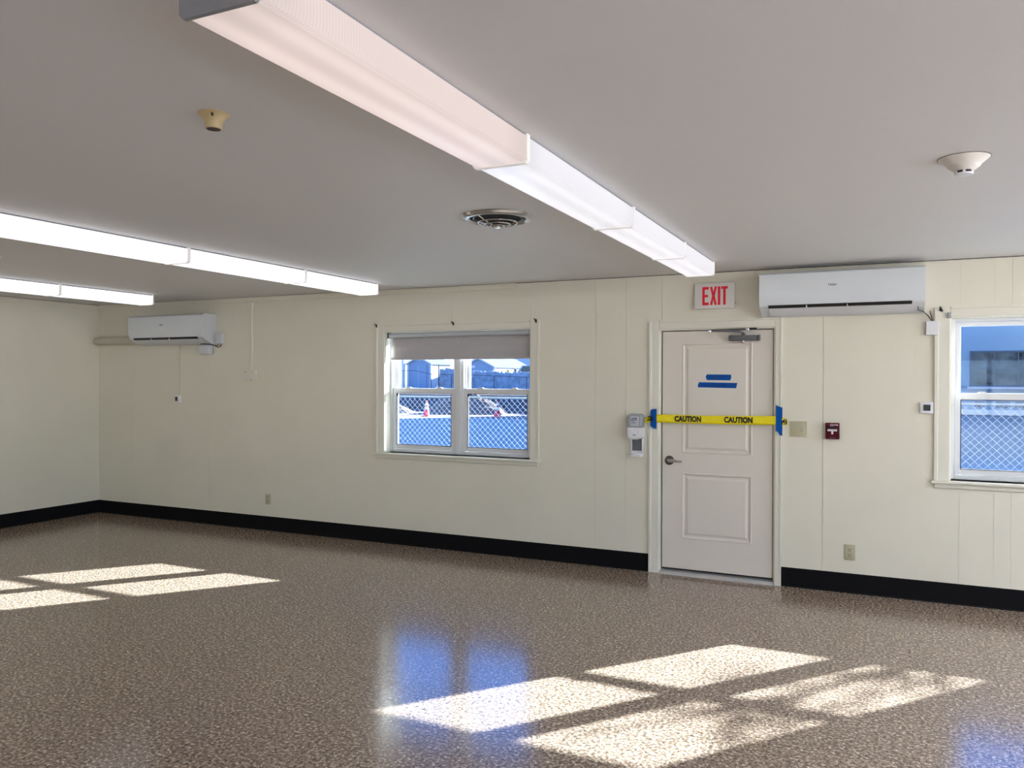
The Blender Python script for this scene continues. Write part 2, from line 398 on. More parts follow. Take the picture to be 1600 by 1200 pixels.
def back_window(name, X0):
    X1 = X0+1.585; z0, z1 = .905, 2.105
    o = thing(name, None, None, kind='structure')
    def add(n_, bm, m_, parent=o): return obj(n_, bm, m_, parent)
    # casing boards, stool and apron
    add('casing_board', casing_side(bmesh.new(), X0-.105, X0, z0, 2.18, 1), TRIM)
    add('casing_board', casing_side(bmesh.new(), X1, X1+.09 if X0 < 0 else X1+.105, z0, 2.18, -1), TRIM)
    add('casing_board', casing_head(bmesh.new(), X0, X1, 2.105, 2.18), TRIM)
    add('window_stool', bx(X0-.125, X1+.11, -.045, .10, z0-.022, z0, bev=.006), TRIM)
    add('apron', prism(bmesh.new(), [(0, .845), (-.008, .845), (-.016, .853), (-.018, z0-.022), (0, z0-.022)], 'x', X0-.10, X1+.085), TRIM)
    # jamb extension lining the hole
    jb = bmesh.new()
    box(jb, X0-.004, X0+.006, .001, .235, z0, z1); box(jb, X1-.006, X1+.004, .001, .235, z0, z1)
    box(jb, X0+.006, X1-.006, .001, .235, z1-.006, z1+.004); box(jb, X0, X1, .10, .25, z0-.01, z0+.004)
    add('jamb_lining', jb, TRIM)
    xm = (X0+X1)/2
    add('mullion', bx(xm-.024, xm+.024, .075, .20, z0+.004, z1-.006, bev=.004), VINYL)
    for a, b in ((X0+.006, xm-.024), (xm+.024, X1-.006)):
        fr = frame_ring(bmesh.new(), a, b, z0+.004, z1-.006, .026, .085, .20, wb=.030, wt=.022)
        box(fr, a+.026, a+.034, .125, .135, z0+.034, z1-.03); box(fr, b-.034, b-.026, .125, .135, z0+.034, z1-.03)
        add('window_frame', fr, VINYL)
        # lower sash (inner track)
        la, lb, lz0, lz1 = a+.027, b-.027, z0+.036, 1.546
        s = add('lower_sash', frame_ring(bmesh.new(), la, lb, lz0, lz1, .040, .096, .124, wb=.042, wt=.050), VINYL)
        gb = bmesh.new()
        for ga in (.038,):
            frame_ring(gb, la+ga, lb-ga, lz0+.040, lz1-.048, .005, .095, .1245, bev=0)
        obj('glazing_gasket', gb, GAP, s)
        obj('glass_pane', bx(la+.041, lb-.041, .109, .112, lz0+.043, lz1-.051), GLASS, s)
        for fx in (.25, .75):
            lx = la+(lb-la)*fx
            obj('sash_lift', prism(bmesh.new(), [(lx-.035, lz1), (lx-.018, lz1+.012), (lx+.018, lz1+.012), (lx+.035, lz1)], 'y', .100, .122), VINYL, s)
        # upper sash (outer track)
        ua, ub, uz0, uz1 = a+.034, b-.027, 1.500, z1-.03
        s = add('upper_sash', frame_ring(bmesh.new(), ua, ub, uz0, uz1, .034, .136, .164, wb=.046, wt=.034), VINYL)
        obj('glass_pane', bx(ua+.035, ub-.035, .149, .152, uz0+.047, uz1-.035), GLASS, s)
    return o
w1 = back_window('window_1', -4.54); w2 = back_window('window_2', .413)

# roller blind in the left window
rb = thing('roller_blind', 'half-lowered grey roller blind inside the window left of the door', 'blind', (-3.745, .04, 2.06))
L = rb.location
bm = bmesh.new(); tube(bm, [(-.765, 0, .012), (.765, 0, .012)], .022, 16); obj('roller_tube', bm, SHADEB, rb, smooth=True)
n = 60; bm = bmesh.new()
prof = [(.018, -.002), (.022, -.03)]+[(.012+.002*math.sin(k*1.1), -.03-k*.0176) for k in range(1, 11)]+[(.010, -.222)]
vs = []
for k in range(31):
    x = -.752+k*(1.526/30)
    vs.append([bm.verts.new((x, p[0]+.0015*math.sin(k*.8+j*.3), p[1])) for j, p in enumerate(prof)])
for A, B in zip(vs, vs[1:]):
    for j in range(len(prof)-1): bm.faces.new((A[j], A[j+1], B[j+1], B[j]))
fab = obj('blind_fabric', bm, SHADE, rb, smooth=True); sm = fab.modifiers.new('t', 'SOLIDIFY'); sm.thickness = .0012
obj('hem_bar', bx(-.752, .774, .003, .016, -.232, -.212, bev=.003), SHADE, rb)
bm = bmesh.new(); torus(bm, .008, .0012, 0, 16, 6); box(bm, -.001, .001, -.001, .001, .008, .02)
o = obj('pull_ring', bm, WHITEP, rb, loc=(.02, -.004, -.075)); o.rotation_euler = (PI/2, 0, 0); o.scale = (.5, 1, 1)
bm = bx(-.788, -.768, -.018, .03, -.016, .040, bev=.002); obj('end_bracket', bm, GREYMETAL, rb)
bm = bx(.768, .787, -.018, .03, -.016, .040, bev=.002); obj('end_bracket', bm, WHITEP, rb)

# small black curtain hooks on the head casings
def hook(x, z, label, grp=None):
    bm = bmesh.new(); tube(bm, [(0, 0, 0), (0, -.012, .002), (-.004, -.024, .010), (-.006, -.026, .022)], .0042, 6)
    tube(bm, [(0, -.004, 0), (.012, -.014, -.010), (.008, -.018, -.020)], .0038, 6); box(bm, -.008, .008, -.004, 0, -.014, .014)
    o = obj('curtain_hook', bm, INK, None, loc=(x, -.020, z)); tag(o, label, 'hook', 'black curtain hooks on the window casings')
    return o
hook(-4.630, 2.168, 'small black hook at the left end of the blind window casing')
hook(-3.752, 2.168, 'small black hook on the middle of the blind window head casing')
hook(-2.893, 2.170, 'small black hook at the right end of the blind window casing')
hook(.345, 2.160, 'small black hook on the upper left corner of the far right window casing')
o = obj('blind_bracket', bx(-.012, .012, -.02, 0, -.02, .02, bev=.003), GREYT, None, loc=(.402, -.0145, 2.115))
tag(o, 'small grey blind bracket on the casing of the far right window', 'bracket')

# ------------------------------------------------------------------ door
d = thing('door_1', None, None, kind='structure')
dx0, dx1, dzt = -1.738, -.836, 2.048
obj('casing_board', casing_side(bmesh.new(), -1.842, -1.752, .0, 2.138, 1), TRIM, d)
obj('casing_board', casing_side(bmesh.new(), -.818, -.765, .0, 2.138, -1), TRIM, d)
obj('casing_board', casing_head(bmesh.new(), -1.752, -.818, 2.06, 2.138), TRIM, d)
jb = bmesh.new(); box(jb, -1.756, -1.744, 0, .16, 0, 2.06); box(jb, -.828, -.814, 0, .16, 0, 2.06); box(jb, -1.744, -.828, 0, .16, 2.052, 2.064)
box(jb, -1.744, -1.725, .07, .16, 0, 2.052); box(jb, -.845, -.828, .07, .16, 0, 2.052); box(jb, -1.725, -.845, .07, .16, 2.04, 2.052)
obj('door_jamb', jb, TRIM, d)
obj('weather_gap', bx(-1.744, -.828, .055, .069, .02, 2.052), GAP, d)
obj('threshold', prism(bmesh.new(), [(-.035, .0), (-.03, .010), (.0, .022), (.06, .030), (.10, .030), (.10, 0)], 'x', -1.750, -.820), ALU, d)
# slab with two raised panels
slab = bmesh.new()
P1 = (-1.568, -.995, 1.022, 1.945); P2 = (-1.568, -.995, .302, .858)
wall_pieces(slab, dx0+.005, dx1, [P1, P2], .048, dzt-.004, lambda bm, a, b, c, e_: box(bm, a, b, .018, .052, c, e_))
sl = obj('door_slab', slab, DOORP, d)
for (a, b, c, e_) in (P1, P2):
    bm = bmesh.new()
    loops = []
    for ins, yy in ((0, .018), (.004, .015), (.011, .015), (.018, .028), (.030, .030), (.036, .028), (.050, .021), (.052, .020)):
        loops.append([bm.verts.new(v) for v in ((a+ins, yy, c+ins), (b-ins, yy, c+ins), (b-ins, yy, e_-ins), (a+ins, yy, e_-ins))])
    for A, B in zip(loops, loops[1:]):
        for i in range(4): bm.faces.new((A[i], A[(i+1) % 4], B[(i+1) % 4], B[i]))
    bm.faces.new(loops[-1]); bmesh.ops.recalc_face_normals(bm, faces=bm.faces)
    for f in bm.faces:
        if f.normal.y > 0: pass
    obj('raised_panel', bm, DOORP, sl)
# lever handle
hx, hz = -1.672, .957
h_ = thing('door_handle', None, None); h_.parent = d; h_.location = (hx, .018, hz)
obj('rose', lathe(bmesh.new(), [(0, 0), (.040, 0), (.040, -.006), (.036, -.011), (.020, -.014), (.016, -.018), (.014, -.045), (0, -.045)], 32, 'y'), BRONZE, h_, smooth=True)
bm = bmesh.new(); tube(bm, [(0, -.045, 0), (.02, -.052, .001), (.05, -.054, .002), (.09, -.052, -.001), (.118, -.048, -.002)], [.014, .013, .012, .010, .009], 10)
obj('lever', bm, CHROME, h_, smooth=True)
# door closer
dc = thing('door_closer', None, None); dc.parent = d
bm = bmesh.new(); box(bm, -1.178, -.955, -.035, .016, 1.955, 2.001, bev=.008); obj('closer_body', bm, GREYMETAL, dc, smooth=True)
bm = bmesh.new(); box(bm, -.953, -.932, -.03, .016, 1.953, 2.003, bev=.008); obj('end_plate', bm, GREYMETAL, dc, smooth=True)
obj('pinion_cap', lathe(bmesh.new(), [(0, 1.936), (.010, 1.936), (.016, 1.945), (.016, 1.955), (0, 1.955)], 16, 'z', (-1.068, -.012, 0)), CHROME, dc, smooth=True)
obj('spindle', lathe(bmesh.new(), [(0, 2.0), (.016, 2.0), (.018, 2.008), (.012, 2.016), (.012, 2.024), (0, 2.024)], 16, 'z', (-1.062, -.012, 0)), GREYMETAL, dc, smooth=True)
bm = bmesh.new(); tube(bm, [(-1.062, -.02, 2.022), (-1.09, -.05, 2.030), (-1.20, -.075, 2.034), (-1.318, -.098, 2.036)], [.007, .009, .008, .007], 8); obj('main_arm', bm, GREYMETAL, dc, smooth=True)
bm = bmesh.new(); tube(bm, [(-1.318, -.098, 2.044), (-1.03, -.022, 2.052)], .0055, 8); obj('fore_arm', bm, GREYMETAL, dc, smooth=True)
obj('elbow_joint', lathe(bmesh.new(), [(0, 2.026), (.017, 2.026), (.019, 2.034), (.016, 2.046), (0, 2.050)], 16, 'z', (-1.318, -.098, 0)), CHROME, dc, smooth=True)
obj('arm_shoe', lathe(bmesh.new(), [(0, 2.040), (.017, 2.040), (.019, 2.048), (.016, 2.058), (0, 2.059)], 16, 'z', (-1.03, -.022, 0)), CHROME, dc, smooth=True)
obj('shoe_plate', bx(-1.015, -.96, -.022, -.002, 2.044, 2.0595), INK, dc)

# blue note tapes on the door
def tape(name, pts, y, label, m_=BLUET, cat='tape', grp=None, th=.0006):
    o = obj(name, prism(bmesh.new(), pts, 'y', y-th, y), m_); tag(o, label, cat, grp); return o
t = tape('painters_tape', [(-1.362, 1.684), (-1.372, 1.664), (-1.361, 1.637), (-1.173, 1.634), (-1.165, 1.650), (-1.163, 1.668), (-1.165, 1.682)], .0195, 'short strip of blue tape lettered NO EXIT, upper strip on door', grp='blue tape notes on the door')
text('handwriting', 'NO EXIT', .024, BLUEINK, t, (-1.268, .0184, 1.660), width=.148)
t = tape('painters_tape', [(-1.426, 1.619), (-1.436, 1.594), (-1.435, 1.576), (-1.124, 1.570), (-1.120, 1.590), (-1.114, 1.614)], .0195, 'longer strip of blue tape under the NO EXIT strip on door', grp='blue tape notes on the door')
text('handwriting', 'USE OTHER DOOR', .022, BLUEINK, t, (-1.275, .0184, 1.595), width=.27)

# caution tape across the door
ct = thing('caution_tape', 'yellow CAUTION barrier tape stretched across the white door', 'tape', (-1.29, -.024, 1.31))
bm = bmesh.new(); vs = []
N = 60; xa, xb = -.497, .505
def cyc(x):          # centre height, half height, y
    t_ = (x-xa)/(xb-xa); return (.001+.006*t_-.004*math.sin(PI*t_)), .0345-.001*math.sin(5*t_), -.002+.003*math.sin(9*t_)*math.sin(PI*t_)
for k in range(N+1):
    x = xa+(xb-xa)*k/N; c_, hh, yy = cyc(x)
    vs.append([bm.verts.new((x, yy+.0015*math.sin(k*.7+j), c_-hh+2*hh*j/4)) for j in range(5)])
for A, B in zip(vs, vs[1:]):
    for j in range(4): bm.faces.new((A[j], A[j+1], B[j+1], B[j]))
o = obj('tape_band', bm, YEL, ct, smooth=True); o.modifiers.new('t', 'SOLIDIFY').thickness = .0004
text('lettering', 'CAUTION', .050, INK, ct, (-1.508+1.29, -.0062, .002), width=.222, bold=.05)
text('lettering', 'CAUTION', .050, INK, ct, (-1.098+1.29, -.0058, .004), width=.226, bold=.05)
# crumpled left tail and right stub
bm = bmesh.new(); vs = []
for k in range(9):
    x = -.497-.011*k; s_ = k/8
    vs.append([bm.verts.new((x, -.002-.008*math.sin(k*1.9+j*2.2)*(.3+s_), (.0)+(-.034+.068*j/4)*(1-.45*s_)-.018*s_)) for j in range(5)])
for A, B in zip(vs, vs[1:]):
    for j in range(4): bm.faces.new((A[j], A[j+1], B[j+1], B[j]))
o = obj('loose_end', bm, YEL, ct, smooth=False); o.modifiers.new('t', 'SOLIDIFY').thickness = .0004
text('lettering', '.ON', .046, INK, ct, (-.535, -.0135, .0), width=.058, bold=.05)
bm = bmesh.new(); vs = []
for k in range(6):
    x = .505+.0125*k; s_ = k/5
    vs.append([bm.verts.new((x, -.002-.007*math.sin(k*1.7+j*1.6)*(.4+s_), .004+(-.034+.068*j/4)*(1-.35*s_**2)-.008*s_)) for j in range(5)])
for A, B in zip(vs, vs[1:]):
    for j in range(4): bm.faces.new((A[j], A[j+1], B[j+1], B[j]))
o = obj('loose_end', bm, YEL, ct, smooth=False); o.modifiers.new('t', 'SOLIDIFY').thickness = .0004
text('lettering', 'A)', .040, INK, ct, (.548, -.0125, -.004), width=.044, bold=.05)
tape('painters_tape', [(-1.826, 1.372), (-1.822, 1.381), (-1.806, 1.388), (-1.777, 1.391), (-1.772, 1.39), (-1.773, 1.215), (-1.779, 1.226), (-1.786, 1.221), (-1.800, 1.227), (-1.826, 1.244)], -.029, 'torn blue tape holding the left end of the caution tape', grp='blue tapes holding the caution tape', th=.0012)
tape('painters_tape', [(-.806, 1.440), (-.780, 1.427), (-.760, 1.422), (-.757, 1.420), (-.757, 1.196), (-.769, 1.198), (-.780, 1.208), (-.790, 1.226), (-.807, 1.234)], -.029, 'torn blue tape holding the right end of the caution tape', grp='blue tapes holding the caution tape', th=.0012)

# ------------------------------------------------------------------ exit sign
ex = thing('exit_sign', 'white exit sign with red EXIT letters above the door', 'sign', (-1.291, 0, 2.33))
obj('sign_box', bx(-.166, .162, -.040, 0, -.108, .105, bev=.008), mat('sign_face', (.74, .72, .68), .4), ex, smooth=True)
def letter(bm, polys, x, w, h, z):
    for P in polys: prism(bm, [(x+u*w, z+v*h) for u, v in P], 'y', -.0418, -.0398)
LE = [[(0, 0), (.37, 0), (.37, 1), (0, 1)], [(.37, 0), (1, 0), (1, .15), (.37, .15)], [(.37, .43), (.88, .43), (.88, .57), (.37, .57)], [(.37, .85), (1, .85), (1, 1), (.37, 1)]]
LX = [[(0, 0), (.33, 0), (.5, .34), (.67, 0), (1, 0), (.68, .5), (1, 1), (.69, 1), (.5, .68), (.31, 1), (0, 1), (.32, .5)]]
LI = [[(0, 0), (1, 0), (1, 1), (0, 1)]]
LT = [[(.31, 0), (.69, 0), (.69, .86), (.31, .86)], [(0, .86), (1, .86), (1, 1), (0, 1)]]
for nm, P, x, w in (('E', LE, -.098, .052), ('X', LX, -.036, .056), ('I', LI, .027, .021), ('T', LT, .055, .052)):
    bm = bmesh.new(); letter(bm, P, x, w, .150, -.078); obj('letter', bm, EXITRED, ex)
obj('test_button', lathe(bmesh.new(), [(0, 0), (.004, 0), (.004, .006), (0, .006)], 10, 'x', (.161, -.02, -.065)), INK, ex)

# ------------------------------------------------------------------ air conditioners
def aircon(loc, label, thick_label):
    a = thing('air_conditioner', label, 'air conditioner', loc, 'wall-mounted air conditioners')
    Wd = 1.15
    # side profile (y, z): y=0 wall
    prof = [(0, 0), (0, .335), (-.15, .335), (-.185, .330), (-.205, .315), (-.212, .20), (-.205, .12), (-.190, .070), (-.165, .052), (-.10, .02), (-.05, 0)]
    bm = prism(bmesh.new(), prof, 'x', 0, Wd); b = obj('body', bm, ACS, a, smooth=True)
    # gloss front panel, a thin curved shell
    fp = [(-.150, .338), (-.187, .333), (-.208, .317), (-.216, .20), (-.209, .12), (-.196, .078), (-.190, .080), (-.203, .122), (-.210, .20), (-.203, .314), (-.185, .329), (-.150, .334)]
    bm = prism(bmesh.new(), fp, 'x', -.001, Wd+.001); obj('front_panel', bm, ACW, a, smooth=True)
    # outlet slot and louvre
    bm = prism(bmesh.new(), [(-.2005, .080), (-.190, .082), (-.150, .056), (-.150, .050), (-.186, .060)], 'x', .065, Wd-.085); obj('outlet_slot', bm, INK, a)
    bm = prism(bmesh.new(), [(-.185, .056), (-.180, .058), (-.10, .016), (-.10, .008), (-.168, .040)], 'x', .07, Wd-.09); obj('louvre', bm, ACS, a, smooth=True)
    for t_ in (.30, .55):
        obj('louvre_pin', bx(Wd*t_-.004, Wd*t_+.004, -.196, -.17, .050, .074), ACS, a)
    text('brand_lettering', 'Haier', .020, GREYMETAL, a, (Wd*.462, -.2145, .222), width=.060, bold=.02).rotation_euler = (PI/2-.05, 0, 0)
    return a
ac1 = aircon((-.912, 0, 2.137), 'large white air conditioner right of the exit sign, above door corner', '')
ac2 = aircon((-7.945, 0, 2.018), 'white air conditioner high on the wall near the left corner', '')
obj('sticker', bx(.535, .560, -.2175, -.2165, .165, .192), WHITEPRINT, ac2)
# wiring box for ac1
jb = thing('wiring_box', 'small white wiring box under the right end of the large air conditioner', 'box', (.292, 0, 2.025))
obj('box_body', bx(-.042, .042, -.03, 0, -.052, .052, bev=.004), WHITEP, jb)
bm = bmesh.new(); tube(bm, [(-.10, -.17, .148), (-.098, -.14, .128), (-.06, -.08, .118), (-.03, -.04, .09), (-.004, -.02, .052)], .0032, 6)
tube(bm, [(-.018, -.04, .125), (-.005, -.02, .08), (.0, -.018, .052)], .0032, 6); obj('cable', bm, INK, jb, smooth=True)
# ac2: wiring box, duct cover, pipe cover
jb = thing('wiring_box', 'small white wiring box beside the left corner air conditioner', 'box', (-6.735, 0, 2.085))
obj('box_body', bx(-.045, .05, -.035, 0, -.06, .06, bev=.004), ACS, jb)
bm = bmesh.new(); tube(bm, [(-.20, -.10, -.06), (-.10, -.08, -.066), (-.05, -.05, -.075), (-.01, -.03, -.10), (.02, -.02, -.092), (.032, -.018, -.06)], .004, 6)
tube(bm, [(-.08, -.06, -.07), (-.02, -.03, -.085), (.0, -.03, -.06)], .004, 6); obj('cable', bm, INK, jb, smooth=True)
o = obj('line_set_cover', bx(-6.995, -6.835, -.075, 0, 1.905, 2.017, bev=.018), ACS, smooth=True); tag(o, 'grey plastic pipe cover under the right end of left corner air conditioner', 'pipe cover')
bm = bmesh.new(); lathe(bm, [(0, -8.70), (.030, -8.698), (.044, -8.680), (.047, -8.655), (.047, -7.95), (0, -7.95)], 24, 'x', (0, -.060, 2.085))
pc = obj('pipe_duct', bm, PIPEP, smooth=True); tag(pc, 'beige horizontal pipe duct between corner and left air conditioner', 'pipe')

# ------------------------------------------------------------------ thermostats, switch, outlets, alarm, junction box
def thermostat(loc, w, h, scr, label):
    t_ = thing('thermostat', label, 'thermostat', loc)
    obj('thermostat_body', bx(-w/2, w/2, -.022, 0, -h/2, h/2, bev=.005), WHITEP, t_, smooth=True)
    s = bmesh.new(); box(s, scr[0], scr[1], -.0235, -.02, scr[2], scr[3]); obj('screen', s, SCREEN, t_)
    fr = frame_ring(bmesh.new(), scr[0]-.006, scr[1]+.006, scr[2]-.006, scr[3]+.006, .005, -.0242, -.02, bev=0); obj('screen_bezel', fr, WHITEP, t_)
    return t_
thermostat((.258, 0, 1.437), .088, .086, (-.022, .024, -.022, .022), 'white thermostat with dark screen beside the far right window')
t2 = thermostat((-7.378, 0, 1.400), .088, .080, (-.030, .008, -.022, .026), 'small white thermostat on the wall below the left corner air conditioner')
bm = bx(-7.356, -7.346, -.009, 0, 1.441, 2.04); o = obj('wire_raceway', bm, PIPEP); tag(o, 'thin vertical raceway from left thermostat up to air conditioner', 'raceway')
bm = bmesh.new(); box(bm, -6.290, -6.262, -.016, 0, 1.72, 2.42, bev=.003); box(bm, -6.312, -6.248, -.030, 0, 2.40, H-.056, bev=.01); box(bm, -6.258, -6.250, -.012, 0, 2.08, 2.10)
o = obj('conduit', bm, TRIM); tag(o, 'vertical painted conduit from junction box up to the ceiling', 'conduit')
jn = thing('junction_box', 'square cream junction box hanging below the painted conduit', 'box', (-6.272, 0, 1.672))
obj('box_body', bx(-.078, .078, -.035, 0, -.056, .056, bev=.006), TRIM, jn, smooth=True)
for sx_, sz_ in ((-.06, .042), (.028, .042), (.02, -.044)):
    obj('screw', lathe(bmesh.new(), [(0, -.0365), (.005, -.0365), (.005, -.034), (0, -.034)], 8, 'y', (sx_, 0, sz_)), INK, jn)

def plate(bm, w, h):
    return box(bm, -w/2, w/2, -.006, 0, -h/2, h/2, bev=.003)
def outlet(loc, label, w, h):
    t_ = thing('wall_outlet', label, 'outlet', loc, 'ivory duplex outlets')
    obj('cover_plate', plate(bmesh.new(), w, h), IVORY, t_, smooth=True)
    for dz in (.020, -.020):
        r = obj('receptacle', lathe(bmesh.new(), [(0, -.0085), (.016, -.0085), (.0165, -.005), (0, -.005)], 20, 'y', (0, 0, dz)), IVORY, t_)
        s = bmesh.new(); box(s, -.0095, -.0055, -.0088, -.0084, dz-.001, dz+.009); box(s, .0055, .0095, -.0088, -.0084, dz-.001, dz+.009)
        box(s, -.003, .003, -.0088, -.0084, dz-.013, dz-.006); obj('socket_slots', s, INK, r)
    obj('screw', lathe(bmesh.new(), [(0, -.0075), (.003, -.0075), (.003, -.006), (0, -.006)], 8, 'y'), IVORY, t_)
outlet((-.262, 0, .314), 'ivory duplex outlet low on the wall right of the door', .078, .120)
outlet((-6.046, 0, .338), 'ivory duplex outlet low on the wall below the junction box', .072, .112)
sw = thing('light_switch', 'ivory double switch plate with one toggle beside the door', 'switch', (-.640, 0, 1.252))
obj('cover_plate', plate(bmesh.new(), .128, .122), IVORY, sw, smooth=True)
obj('blank_insert', bx(-.030, -.018, -.0068, -.005, -.012, .014), IVORY, sw)
obj('toggle', prism(bmesh.new(), [(-.005, -.012), (-.007, -.012), (-.016, .001), (-.014, .006), (-.007, .012), (-.005, .012)], 'x', .019, .029), WHITEP, sw)
obj('toggle_slot', bx(.017, .031, -.0066, -.005, -.014, .014), GAP, sw)
for px in (-.024, .024):
    for pz in (-.030, .030): obj('screw', lathe(bmesh.new(), [(0, -.0075), (.003, -.0075), (.003, -.005), (0, -.005)], 8, 'y', (px, 0, pz)), mat('tan_screw', (.35, .3, .2), .4), sw)

fa = thing('fire_alarm', 'dark red fire alarm pull station with white T handle', 'fire alarm', (-.388, 0, 1.246))
obj('alarm_body', bx(-.050, .050, -.045, 0, -.062, .062, bev=.005), RED, fa, smooth=True)
obj('black_band', bx(-.034, .034, -.0475, -.044, .014, .030), INK, fa)
bm = bmesh.new(); box(bm, -.034, .034, -.054, -.044, -.001, .014, bev=.002); box(bm, -.007, .007, -.054, -.044, -.024, -.001, bev=.002); obj('pull_handle', bm, WHITEPRINT, fa)
text('lettering', 'PULL    DOWN', .005, INK, fa, (0, -.0545, .0065), width=.055)
bm = bmesh.new(); torus(bm, .008, .0018, 0, 20, 6); o = obj('logo_ring', bm, WHITEPRINT, fa, loc=(-.004, -.0455, .046)); o.rotation_euler = (PI/2, 0, 0); o.scale = (1.3, .8, .4)
text('lettering', 'FIRE', .010, WHITEPRINT, fa, (.027, -.0456, .048), width=.030, bold=.02)
text('lettering', 'FIRE', .008, mat('faded_pink_print', (.3, .05, .1), .5), fa, (-.032, -.0456, .048), width=.018)
obj('bottom_print', bx(-.018, .020, -.0456, -.0448, -.051, -.0485), mat('faded_print', (.35, .12, .17), .5), fa)

# ------------------------------------------------------------------ hand sanitiser dispenser
ds = thing('sanitizer_dispenser', 'grey and white hand sanitizer dispenser on the wall left of the door', 'dispenser', (-1.948, 0, 1.17))
bm = prism(bmesh.new(), [(-.070, .060), (-.072, .150), (-.062, .168), (-.045, .176), (.040, .176), (.056, .168), (.064, .150), (.062, .060)], 'y', -.085, 0)
bmesh.ops.bevel(bm, geom=[e_ for e_ in bm.edges if abs(e_.verts[0].co.y+.085) < 1e-5 and abs(e_.verts[1].co.y+.085) < 1e-5], offset=.014, segments=3, affect='EDGES')
obj('refill_window', bm, GREYT, ds, smooth=True)
bm = prism(bmesh.new(), [(-.068, -.02), (-.071, .060), (.063, .060), (.062, -.02), (.050, -.032), (.020, -.040), (-.020, -.040), (-.050, -.034)], 'y', -.095, 0)
bmesh.ops.bevel(bm, geom=[e_ for e_ in bm.edges if abs(e_.verts[0].co.y+.095) < 1e-5 and abs(e_.verts[1].co.y+.095) < 1e-5], offset=.012, segments=3, affect='EDGES')
obj('push_cover', bm, WHITEP, ds, smooth=True)
obj('label_panel', bx(-.034, .042, -.0865, -.084, .072, .158, bev=.0008), mat('pale_label', (.50, .52, .55), .4), ds)
obj('logo_patch', prism(bmesh.new(), [(-.030, .122), (-.030, .136), (-.018, .141), (.018, .143), (.018, .128), (.008, .123)], 'y', -.0875, -.0864), NAVY, ds)
text('lettering', 'PURELL', .010, mat('pale_print', (.7, .72, .76), .5), ds, (-.006, -.088, .132), width=.040, bold=.03)
text('lettering', 'Hand\nSanitizer', .018, NAVY, ds, (-.008, -.0872, .106), width=.040, bold=.02)
obj('drip_panel', bx(-.040, .048, -.022, 0, -.140, -.038), DRIPG, ds)
for a_ in (-.046, .048): obj('side_rail', bx(a_, a_+.006, -.030, 0, -.15, -.035), WHITEP, ds)
bm = prism(bmesh.new(), [(-.055, 0), (.057, 0), (.057, -.05), (.045, -.075), (.01, -.085), (-.02, -.085), (-.048, -.072), (-.055, -.05)], 'z', -.186, -.168)
box(bm, -.046, .054, -.02, 0, -.17, -.135); obj('drip_tray', bm, WHITEP, ds, smooth=True)
obj('sensor_mark', bx(-.012, .012, -.0962, -.0948, -.008, .004), GREYT, ds)

# ------------------------------------------------------------------ ceiling fixtures
def fixture(x, y0, y1, lens, cap0, label, group, z=H, w=.216):
    """surface-mounted fluorescent wraparound; y0 = end nearer the camera"""
    Lh = (y1-y0)/2
    t_ = thing('fluorescent_fixture', label, 'ceiling light', (x, (y0+y1)/2, z), group)
    hw = w/2
    pan = bmesh.new(); prism(pan, [(-hw+.006, -.0), (hw-.006, -.0), (hw-.006, -.018), (hw-.01, -.022), (-hw+.01, -.022), (-hw+.006, -.018)], 'y', -Lh+.003, Lh-.003)
    obj('housing', pan, CAPGREY, t_)  # pan greyed to stand for the shadow between ceiling and lens
    prof = [(-hw, -.010), (-hw-.001, -.07), (-hw+.002, -.092), (-hw+.012, -.101), (-hw+.03, -.103), (hw-.03, -.103), (hw-.012, -.101), (hw-.002, -.092), (hw+.001, -.07), (hw, -.010)]
    b = bmesh.new(); prism(b, prof, 'y', -Lh+.012, Lh-.012); obj('lens', b, lens, t_, smooth=True)
    for e0, e1, near in ((-Lh, -Lh+.012, True), (Lh-.012, Lh, False)):
        b = bmesh.new(); s_ = .004
        prism(b, [(-hw-s_, -.001), (-hw-s_, -.095), (-hw+.006, -.106), (hw-.006, -.106), (hw+s_, -.095), (hw+s_, -.001)], 'y', e0, e1)
        obj('end_cap', b, cap0 if near else CAPW, t_)
    return t_
CAPW = mat('translucent_end_cap', (.75, .73, .70), .4, emit=(1, .95, .92), es=.25)
X1_ = -1.292
row1 = [(-5.39, -4.02, LENS_PINK, CAPGREY, 'nearest fluorescent fixture overhead, warm pinkish lens and grey end cap'),
        (-4.02, -2.69, LENS_WHITE, CAPW, 'second fluorescent fixture of the centre row, next to the round vent'),
        (-2.69, -1.54, LENS_WHITE, CAPW, 'third fluorescent fixture of the centre row counting from the camera'),
        (-1.54, -.60, LENS_WHITE, CAPW, 'last fluorescent fixture of the centre row, ending before the exit sign')]
for y0, y1, ln, cp, lb in row1: fixture(X1_, y0, y1, ln, cp, lb, 'fluorescent fixtures in the centre row')
for (y0, y1, lb) in [(-4.12, -2.70, 'fluorescent fixture of the left row cut off by the left picture edge'), (-2.70, -1.50, 'middle fluorescent fixture of the left row'), (-1.50, -.48, 'fluorescent fixture of the left row ending nearest the blind window')]:
    fixture(-4.40, y0, y1, LENS_BRIGHT, CAPW, lb, 'fluorescent fixtures in the left row')
fixture(-7.19, -2.75, -1.66, LENS_BRIGHT, CAPW, 'warm white fluorescent fixture at left picture edge, in the far row', 'fluorescent fixtures in the far left row')
fixture(-7.19, -1.66, -.60, LENS_BRIGHT, CAPW, 'last fluorescent fixture of the far left row above the corner air conditioner', 'fluorescent fixtures in the far left row')
